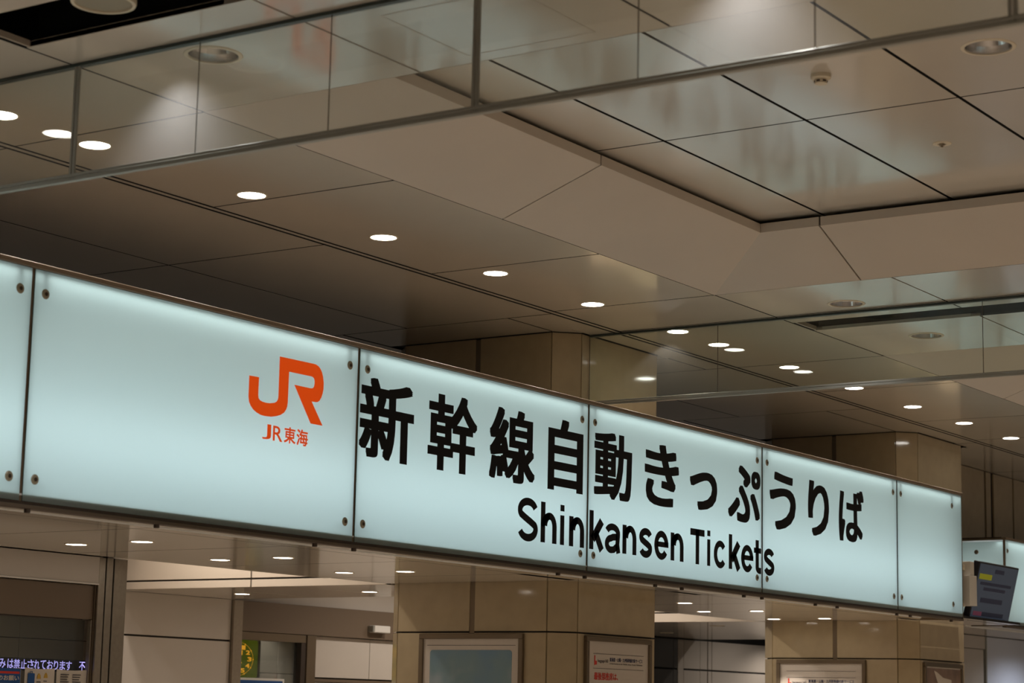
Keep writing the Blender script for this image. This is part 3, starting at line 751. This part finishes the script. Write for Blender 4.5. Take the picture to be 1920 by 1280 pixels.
# ------------------------------------------------------------------ clock behind the door glass
t = empty('clock', (14.39, 12.5, 2.0)); tag(t, 'olive wall clock with glowing amber numerals behind the glazed door', 'clock')
def rrect(w, h, r, n=8):
    pts = []
    for cx, cy, a0 in ((w - r, h - r, 0), (-w + r, h - r, 90), (-w + r, -h + r, 180), (w - r, -h + r, 270)):
        for i in range(n + 1):
            a = math.radians(a0 + 90 * i / n); pts.append((cx + r * math.cos(a), cy + r * math.sin(a)))
    return pts
def plate(name, pts, y0, y1, m, parent):
    k = len(pts)
    vs = [(x, y0, z) for x, z in pts] + [(x, y1, z) for x, z in pts]
    fs = [list(range(k)), list(range(k, 2 * k))] + [[i, (i + 1) % k, k + (i + 1) % k, k + i] for i in range(k)]
    return link(name, mesh_from(name, vs, fs, m), parent)
plate('case', rrect(0.33, 0.21, 0.07), 0.0, 0.08, M['rail'], t)
plate('face', rrect(0.29, 0.185, 0.06), -0.004, 0.0, M['olive'], t)
cf = lambda u, v: (14.39 + u, 12.5 - 0.007, 2.0 + v)
for i in range(12):
    a = math.radians(90 - 30 * (i + 1)); u, v = 0.175 * math.cos(a), 0.115 * math.sin(a); s = str(i + 1); w = 0.022 * len(s) + 0.006
    letters('numeral', s, 0.03, M['ledamb'], u - w, u + w, v - 0.019, v + 0.019, cf, t)
for i in range(60):
    a = math.radians(6 * i); u, v = 0.225 * math.cos(a), 0.148 * math.sin(a); e = 0.006 if i % 5 == 0 else 0.0028
    box('minute_dot', 14.39 + u - e, 14.39 + u + e, 12.492, 12.496, 2.0 + v - e, 2.0 + v + e, M['ledamb'], t, bev=0)
for u0, v0, u1, v1, w in ((0, 0, 0.07, -0.035, 0.010), (0, 0, -0.02, 0.085, 0.008)):
    q = Vector((u1 - u0, 0, v1 - v0)); n = Vector((q.z, 0, -q.x)).normalized() * w
    p0 = Vector((0, -0.009, 0)); link('hand', mesh_from('hand', [p0 + n, p0 - n, p0 + q - n * .5, p0 + q + n * .5, p0 + n + Vector((0, .002, 0)), p0 - n + Vector((0, .002, 0)), p0 + q - n * .5 + Vector((0, .002, 0)), p0 + q + n * .5 + Vector((0, .002, 0))],
        [[0, 1, 2, 3], [4, 5, 6, 7], [0, 1, 5, 4], [1, 2, 6, 5], [2, 3, 7, 6], [3, 0, 4, 7]], M['ledamb']), t)
box('date_window', 14.39 + 0.015, 14.39 + 0.075, 12.490, 12.4945, 2.035, 2.075, M['ledamb'], t, bev=0)
box('wall_bracket', 14.30, 14.48, 12.575, 13.284, 1.97, 2.03, M['rail'], t)
# notice at the foot of the door glass
t = empty('notice_board', (12.95, 10.985, 1.5)); tag(t, 'white framed notice with a blue heading against the glazed door', 'notice')
box('board', 12.664, 13.24, 10.985, 10.998, 1.35, 1.81, M['white'], t)
box('heading_band', 12.70, 13.215, 10.982, 10.986, 1.745, 1.792, M['blue'], t, bev=0)
# emergency lamp on the brown header
t = empty('emergency_lamp', (14.378, 10.92, 2.248)); tag(t, 'small pale box lamp fixed to the brown header', 'lamp')
box('case', 14.27, 14.487, 10.885, 10.949, 2.218, 2.277, M['white'], t, 0.006)
box('end_cap', 14.255, 14.272, 10.893, 10.949, 2.222, 2.273, M['rail'], t, 0.003)
# passage seen between the columns
wr = box('wall_back', 19.0, 23.5, 11.315, 11.4, 0, 3.2, M['black'], bev=0); tag(wr, kind='structure')
for a, b, m in ((19.0, 20.06, 'darkw'), (20.06, 20.16, 'darkw'), (20.16, 20.285, 'pale'), (20.285, 20.65, 'pale'), (20.65, 20.815, 'pale'), (20.83, 20.915, 'pale'), (20.92, 22.3, 'pale')):
    for z0, z1 in ((0, 2.075), (2.075, 2.39)):
        g = 0.009 if not (20.1 < a < 20.2) else 0
        box('wall_panel', a + .003, b - .003, 11.30, 11.314, z0 + g, z1 - (g if z1 < 2.3 else 0), M[m], wr)
spot(22.2, 10.7, 2.6, 22, 140, blend=0.6, name='rear_fill_light'); spot(21.3, 10.0, 2.9, 34, 160, blend=0.6, name='rear_fill_light')  # added spots, no fitting, to lighten the passage wall panels
# security camera on the first column
t = empty('security_camera', (12.46, 7.35, 2.08)); tag(t, 'small dome security camera on the right side of first column', 'camera')
box('bracket', 12.421, 12.50, 7.30, 7.40, 2.09, 2.14, M['white'], t, 0.006)
lathe('dome', [(0.0, -0.065), (0.03, -0.058), (0.052, -0.035), (0.06, 0.0), (0.06, 0.012), (0, 0.012)], M['rail'], t, (0.03, 0, 0), seg=28)

# ------------------------------------------------------------------ framed posters on the columns
def poster_x(X, y0, y1, z0, z1, label):
    """frame on a column face looking towards -X"""
    t = empty('poster_frame', (X, (y0 + y1) / 2, z0)); tag(t, label, 'poster')
    w = 0.032
    for a in ((y0, y1, z1 - w, z1), (y0, y1, z0, z0 + w), (y0, y0 + w, z0 + w, z1 - w), (y1 - w, y1, z0 + w, z1 - w)):
        box('frame_bar', X - 0.026, X - 0.001, a[0], a[1], a[2], a[3], M['bronze'], t, 0.003)
    box('sheet', X - 0.012, X - 0.002, y0 + w, y1 - w, z0 + w, z1 - w, M['sheetglass'], t, 0)
    return t
def poster_y(Y, x0, x1, z0, z1, label):
    t = empty('poster_frame', ((x0 + x1) / 2, Y, z0)); tag(t, label, 'poster')
    w = 0.032
    for a in ((x0, x1, z1 - w, z1), (x0, x1, z0, z0 + w), (x0, x0 + w, z0 + w, z1 - w), (x1 - w, x1, z0 + w, z1 - w)):
        box('frame_bar', a[0], a[1], Y - 0.026, Y - 0.001, a[2], a[3], M['bronze'], t, 0.003)
    box('sheet', x0 + w, x1 - w, Y - 0.012, Y - 0.002, z0 + w, z1 - w, M['sheetglass'], t, 0)
    return t
# blue picture
art = mat('blue_wash', srgb(52, 92, 116), 0.14)
nt = art.node_tree; b = nt.nodes['Principled BSDF']
tc = nt.nodes.new('ShaderNodeTexCoord'); n = nt.nodes.new('ShaderNodeTexNoise'); n.inputs['Scale'].default_value = 3.2; n.inputs['Detail'].default_value = 3
r = nt.nodes.new('ShaderNodeValToRGB'); e = r.color_ramp.elements
e[0].position = .3; e[0].color = srgb(112, 142, 165); e[1].position = .72; e[1].color = srgb(158, 168, 176)
x = e.new(.5); x.color = srgb(122, 148, 156)
nt.links.new(tc.outputs['Object'], n.inputs['Vector']); nt.links.new(n.outputs['Fac'], r.inputs[0]); nt.links.new(r.outputs[0], b.inputs['Base Color'])
t = poster_x(C1X, 7.362, 8.158, 1.0, 2.074, 'framed poster with a blue picture on the first column left face')
pts = rrect(0.314, 0.40, 0.02)
plate_o = link('picture', mesh_from('picture', [(X_, y_, z_) for X_ in (-0.0138, -0.0115) for y_, z_ in pts], [list(range(len(pts))), list(range(len(pts), 2 * len(pts)))] + [[i, (i + 1) % len(pts), len(pts) + (i + 1) % len(pts), len(pts) + i] for i in range(len(pts))], art), t, (0, 0, 0.572))
box('mat_line', C1X - 0.0128, C1X - 0.0118, 7.42, 8.10, 2.0, 2.003, M['grey'], t, bev=0)
def luggage(t, fr, u0, u1, red):
    """heading of the luggage posters: two rules, small mark, name and Japanese line"""
    w = u1 - u0
    def bar(name, a, b, v0, v1, m):
        p, q = Vector(fr(a, v0)), Vector(fr(b, v1)); dn = (Vector(fr(0, 0)) - Vector(fr(0, 0, True)))
        vs = [Vector(fr(a, v0)), Vector(fr(b, v0)), Vector(fr(b, v1)), Vector(fr(a, v1))]
        c = sum(vs, Vector()) / 4
        vv = [v - c for v in vs] + [v - c + dn for v in vs]
        link(name, mesh_from(name, vv, [[0, 1, 2, 3], [4, 5, 6, 7], [0, 1, 5, 4], [1, 2, 6, 5], [2, 3, 7, 6], [3, 0, 4, 7]], m), t, c - t.location)
    f2 = lambda u, v: fr(u, v)
    for z in (1.978, 1.925, 1.840) if not red else (1.962, 1.871):
        bar('rule', u0 + w * .08, u0 + w * .92, z, z + 0.0025, M['grey'])
    zt = 1.905 if not red else 1.94
    bar('mark', u0 + w * .10, u0 + w * .115, zt - 0.048, zt + 0.012, M['red']); bar('mark', u0 + w * .115, u0 + w * .14, zt - 0.045, zt - 0.022, M['red'])
    letters('caption', 'baggage160', 0.012, M['grey'], u0 + w * .155, u0 + w * .325, zt - 0.035, zt - 0.010, f2, t)
    letters('caption', '東海道・山陽・九州新幹線の新サービス', 0.014, M['navy'], u0 + w * .35, u0 + w * .90, zt - 0.022, zt + 0.004, f2, t)
    letters('caption', 'A New Service on the Tokaido, Sanyo, Kyushu Shinkansen', 0.008, M['grey'], u0 + w * .35, u0 + w * .90, zt - 0.042, zt - 0.030, f2, t)
    if red:
        letters('red_caption', '最後部座席は、', 0.018, M['red'], u0 + w * .10, u0 + w * .49, 1.800, 1.848, f2, t)
        letters('red_caption', '3辺合計160cm超の', 0.018, M['red'], u0 + w * .10, u0 + w * .70, 1.724, 1.776, f2, t)
t = poster_y(COLY0, 11.398, 12.207, 1.0, 2.070, 'framed luggage poster with red Japanese text on the first column right face')
luggage(t, lambda u, v, back=False: (u, COLY0 - (0.0132 if not back else 0.0125), v), 11.43, 12.175, True)
t = poster_x(C2X, 7.48, 8.30, 1.0, 2.074, 'framed luggage poster with grey heading on the second column left face')
luggage(t, lambda u, v, back=False: (C2X - (0.0132 if not back else 0.0125), 15.78 - u, v), 7.51, 8.27, False)
t = poster_y(COLY0, 16.72, 17.54, 1.0, 2.062, 'framed brown map poster with pale shape on the second column right face')
mapm = mat('map_brown', srgb(128, 104, 88), 0.3, noise=(7, 0.35))
box('map_ground', 16.76, 17.50, COLY0 - 0.0135, COLY0 - 0.0115, 1.04, 2.02, mapm, t, bev=0)
shp = [(16.93, 2.0), (17.0, 1.985), (17.12, 1.945), (17.3, 1.93), (17.3, 1.80), (17.15, 1.78), (17.05, 1.85), (16.98, 1.93)]
link('pale_land', mesh_from('pale_land', [Vector((a, COLY0 - 0.0145, z)) - t.location for a, z in shp] + [Vector((a, COLY0 - 0.0132, z)) - t.location for a, z in shp],
     [list(range(8)), list(range(8, 16))] + [[i, (i + 1) % 8, 8 + (i + 1) % 8, 8 + i] for i in range(8)], M['paperl']), t)

# ------------------------------------------------------------------ ticket office front at the left
wl = box('wall_left', 5.5, 8.66, 8.60, 8.66, 2.245, ZS, M['white'], bev=0.002); tag(wl, kind='structure')
box('transom_panel', 6.6, 8.655, 8.545, 8.56, 2.252, ZS - 0.002, M['pale'], wl, 0.001)
box('transom_edge', 6.6, 8.655, 8.54, 8.565, 2.243, 2.252, M['white'], wl, 0.001)
sh = box('trim_5', 5.5, 8.655, 8.575, 8.70, 2.052, 2.241, M['brown'], bev=0.003); tag(sh, kind='structure')
po = box('trim_6', 8.66, 8.875, 8.56, 8.60, 0, ZS - 0.002, M['black'], bev=0); tag(po, kind='structure')
for a, b in ((8.656, 8.705), (8.715, 8.765), (8.777, 8.872)):
    box('steel_cover', a, b, 8.545, 8.56, 0, ZS - 0.003, M['steel'], po, 0.002)
box('steel_side', 8.650, 8.659, 8.562, 8.60, 0, ZS - 0.003, M['bronze'], po, 0.001)
box('steel_side', 8.873, 8.880, 8.548, 8.60, 0, ZS - 0.003, M['steel'], po, 0.001)
wn = empty('window_1', (7.5, 8.62, 1.0)); tag(wn, kind='structure')
box('window_frame', 8.643, 8.655, 8.575, 8.605, 0.9, 2.05, M['steel'], wn, 0.002)
box('window_head', 5.5, 8.60, 8.60, 8.66, 2.046, 2.052, M['bronzed'], wn, 0.001)
box('pane', 6.6, 8.64, 8.622, 8.630, 0.9, 2.046, M['gwin'], wn, 0)
io = box('wall_back', 5.5, 11.05, 10.9, 10.97, 0, 3.2, M['tilej'], bev=0); tag(io, kind='structure')
for a, b in ((6.0, 7.9), (7.9, 9.0), (9.0, 10.3), (10.3, 11.04)):
    for z0, z1 in ((0, 2.02), (2.02, 2.235), (2.24, 3.0)): box('wall_panel', a + .003, b - .003, 10.885, 10.90, z0 + .003, z1 - .003, M['pale'], io)
ic = slab('ceiling', [(5.5, 8.71, 2.245), (8.86, 8.71, 2.245), (11.02, 10.88, 2.245), (5.5, 10.88, 2.245)], 0.03, M['ceil']); tag(ic, kind='structure')
pw = slab('wall_right', [(8.875, 8.70, 0), (11.05, 10.88, 0), (11.05, 10.88, 3.19), (8.875, 8.70, 3.19)], 0.03, M['pale']); tag(pw, kind='structure')
downlight_small(9.0, 9.6, 2.245, 'small lit downlight inside the ticket office behind the left window', 'ticket office downlight', 'lensw', 60, r=0.05)
# LED board and leaflets
t = empty('led_board', (8.35, 8.75, 1.765)); tag(t, 'narrow black LED board with violet scrolling Japanese text behind window', 'display board')
box('case', 7.4, 8.80, 8.75, 8.80, 1.762, 1.830, M['ledbg'], t, 0.002)
lf = lambda u, v: (u, 8.7488, v)
for c, u0, u1 in (('み', 8.142, 8.190), ('は', 8.203, 8.247), ('禁', 8.250, 8.294), ('止', 8.300, 8.345), ('さ', 8.350, 8.396), ('れ', 8.400, 8.440), ('て', 8.446, 8.488), ('お', 8.496, 8.540), ('り', 8.548, 8.580), ('ま', 8.592, 8.634), ('す', 8.640, 8.684), ('不', 8.742, 8.788)):
    letters('led_character', c, 0.012, M['ledtxt'], u0, u1, 1.772, 1.822, lf, t)
def leaflet(x0, x1, z1, label):
    t = empty('leaflet', ((x0 + x1) / 2, 8.585, 1.4)); tag(t, label, 'leaflet', 'leaflets along the ticket window')
    n = 10; vs = []; 
    for j in range(2):
        for i in range(n + 1):
            u = i / n; y = 8.585 + 0.006 * math.sin(u * math.pi) + 0.002 * math.sin(7 * u)
            dz = -0.006 * math.sin(u * math.pi) if j else 0
            for th in (0, 0.0012): vs.append(Vector((x0 + u * (x1 - x0), y + th, (1.40, z1 + dz)[j])) - t.location)
    fs = []
    k = 2 * (n + 1)
    for i in range(n):
        a, b = 2 * i, 2 * i + 2
        fs += [[a, b, k + b, k + a], [a + 1, b + 1, k + b + 1, k + a + 1], [a, b, b + 1, a + 1], [k + a, k + b, k + b + 1, k + a + 1]]
    fs += [[0, 1, k + 1, k], [2 * n, 2 * n + 1, k + 2 * n + 1, k + 2 * n]]
    link('sheet', mesh_from('sheet', vs, fs, M['paperl']), t)
    return t
lt = lambda u, v: (u, 8.5815, v)
t = leaflet(7.80, 8.150, 1.772, 'blue and red printed leaflet at the bottom left window corner')
box('blue_field', 7.805, 8.145, 8.5825, 8.5836, 1.690, 1.768, M['blue'], t, bev=0)
box('red_band', 7.805, 8.138, 8.5819, 8.5826, 1.740, 1.752, M['red'], t, bev=0)
letters('caption', '様への3つのお願い', 0.02, M['paperl'], 7.81, 8.135, 1.704, 1.732, lt, t)
box('text_line', 7.90, 8.07, 8.583, 8.584, 1.672, 1.680, M['red'], t, bev=0)
t = leaflet(8.178, 8.397, 1.776, 'cream leaflet with a blue suitcase picture on the ticket window')
plate('suitcase', [(a - 8.2275 + 8.2275 - t.location.x, b - t.location.z) for a, b in [(8.203, 1.69), (8.246, 1.69), (8.249, 1.694), (8.249, 1.742), (8.246, 1.746), (8.203, 1.746), (8.200, 1.742), (8.200, 1.694)]], -0.0028, -0.001, M['blue'], t)
for a in ((8.218, 8.220, 1.746, 1.756), (8.230, 8.232, 1.746, 1.756), (8.218, 8.232, 1.754, 1.757)): box('suitcase_handle', a[0], a[1], 8.582, 8.584, a[2], a[3], M['blue'], t, bev=0)
for a, b in ((8.285, 1.73), (8.335, 1.735)):
    plate('bell', [(a - t.location.x + dx, b - t.location.z + dz) for dx, dz in ((-.014, -.012), (.014, -.012), (.010, .006), (.003, .016), (-.003, .016), (-.010, .006))], -0.0008 + 0.002, 0.0042, M['yellow'], t)
    for q in range(2): box('text_line', a - .015, a + .015, 8.5875, 8.5885, b - .032 - q * .014, b - .026 - q * .014, M['grey'], t, bev=0)
t = leaflet(8.412, 8.640, 1.774, 'cream leaflet with two columns of grey text beside the steel post')
for cx in (8.445, 8.535):
    for q in range(5): box('text_line', cx, cx + 0.062 - 0.006 * (q % 3), 8.586, 8.5875, 1.742 - q * .013, 1.748 - q * .013, M['grey'], t, bev=0)

# ------------------------------------------------------------------ right edge: fascia above the second sign and the bay below it
fa = box('trim_7', 17.45, 24, 7.62, 7.70, 3.20, ZC, M['tilej'], bev=0); tag(fa, kind='structure')
for a, b in ((17.80, 19.55), (19.60, 19.72), (19.80, 20.3), (20.34, 22)):
    box('fascia_panel', a, b, 7.60, 7.618, 3.21, ZC - 0.004, M['tile'], fa)
rs = box('ceiling', 17.65, 24, 7.0, 8.42, 2.46, 2.50, M['ceil'], bev=0); tag(rs, kind='structure')
rw = box('wall_right', 17.75, 24, 8.32, 8.40, 0, 2.46, M['tilej'], bev=0); tag(rw, kind='structure')
box('wall_panel', 20.1, 20.16, 8.28, 8.31, 0, 2.32, M['steel'], rw)
box('wall_panel', 20.2, 21.25, 8.30, 8.315, 0, 2.32, M['pale'], rw)
box('wall_panel', 19.0, 21.3, 8.29, 8.315, 2.325, 2.455, M['pale'], rw)
box('wall_panel', 21.30, 23.5, 8.30, 8.315, 0, 2.455, M['coolp'], rw)
box('wall_strip', 21.27, 21.30, 8.28, 8.315, 0, 2.455, M['rail'], rw)
spot(22.0, 7.4, 2.44, 45, 165, blend=0.6, col=(0.85, 0.9, 1.0), name='rear_fill_light', rad=0.05)  # cool spot added out of view so the pale panel looks lit
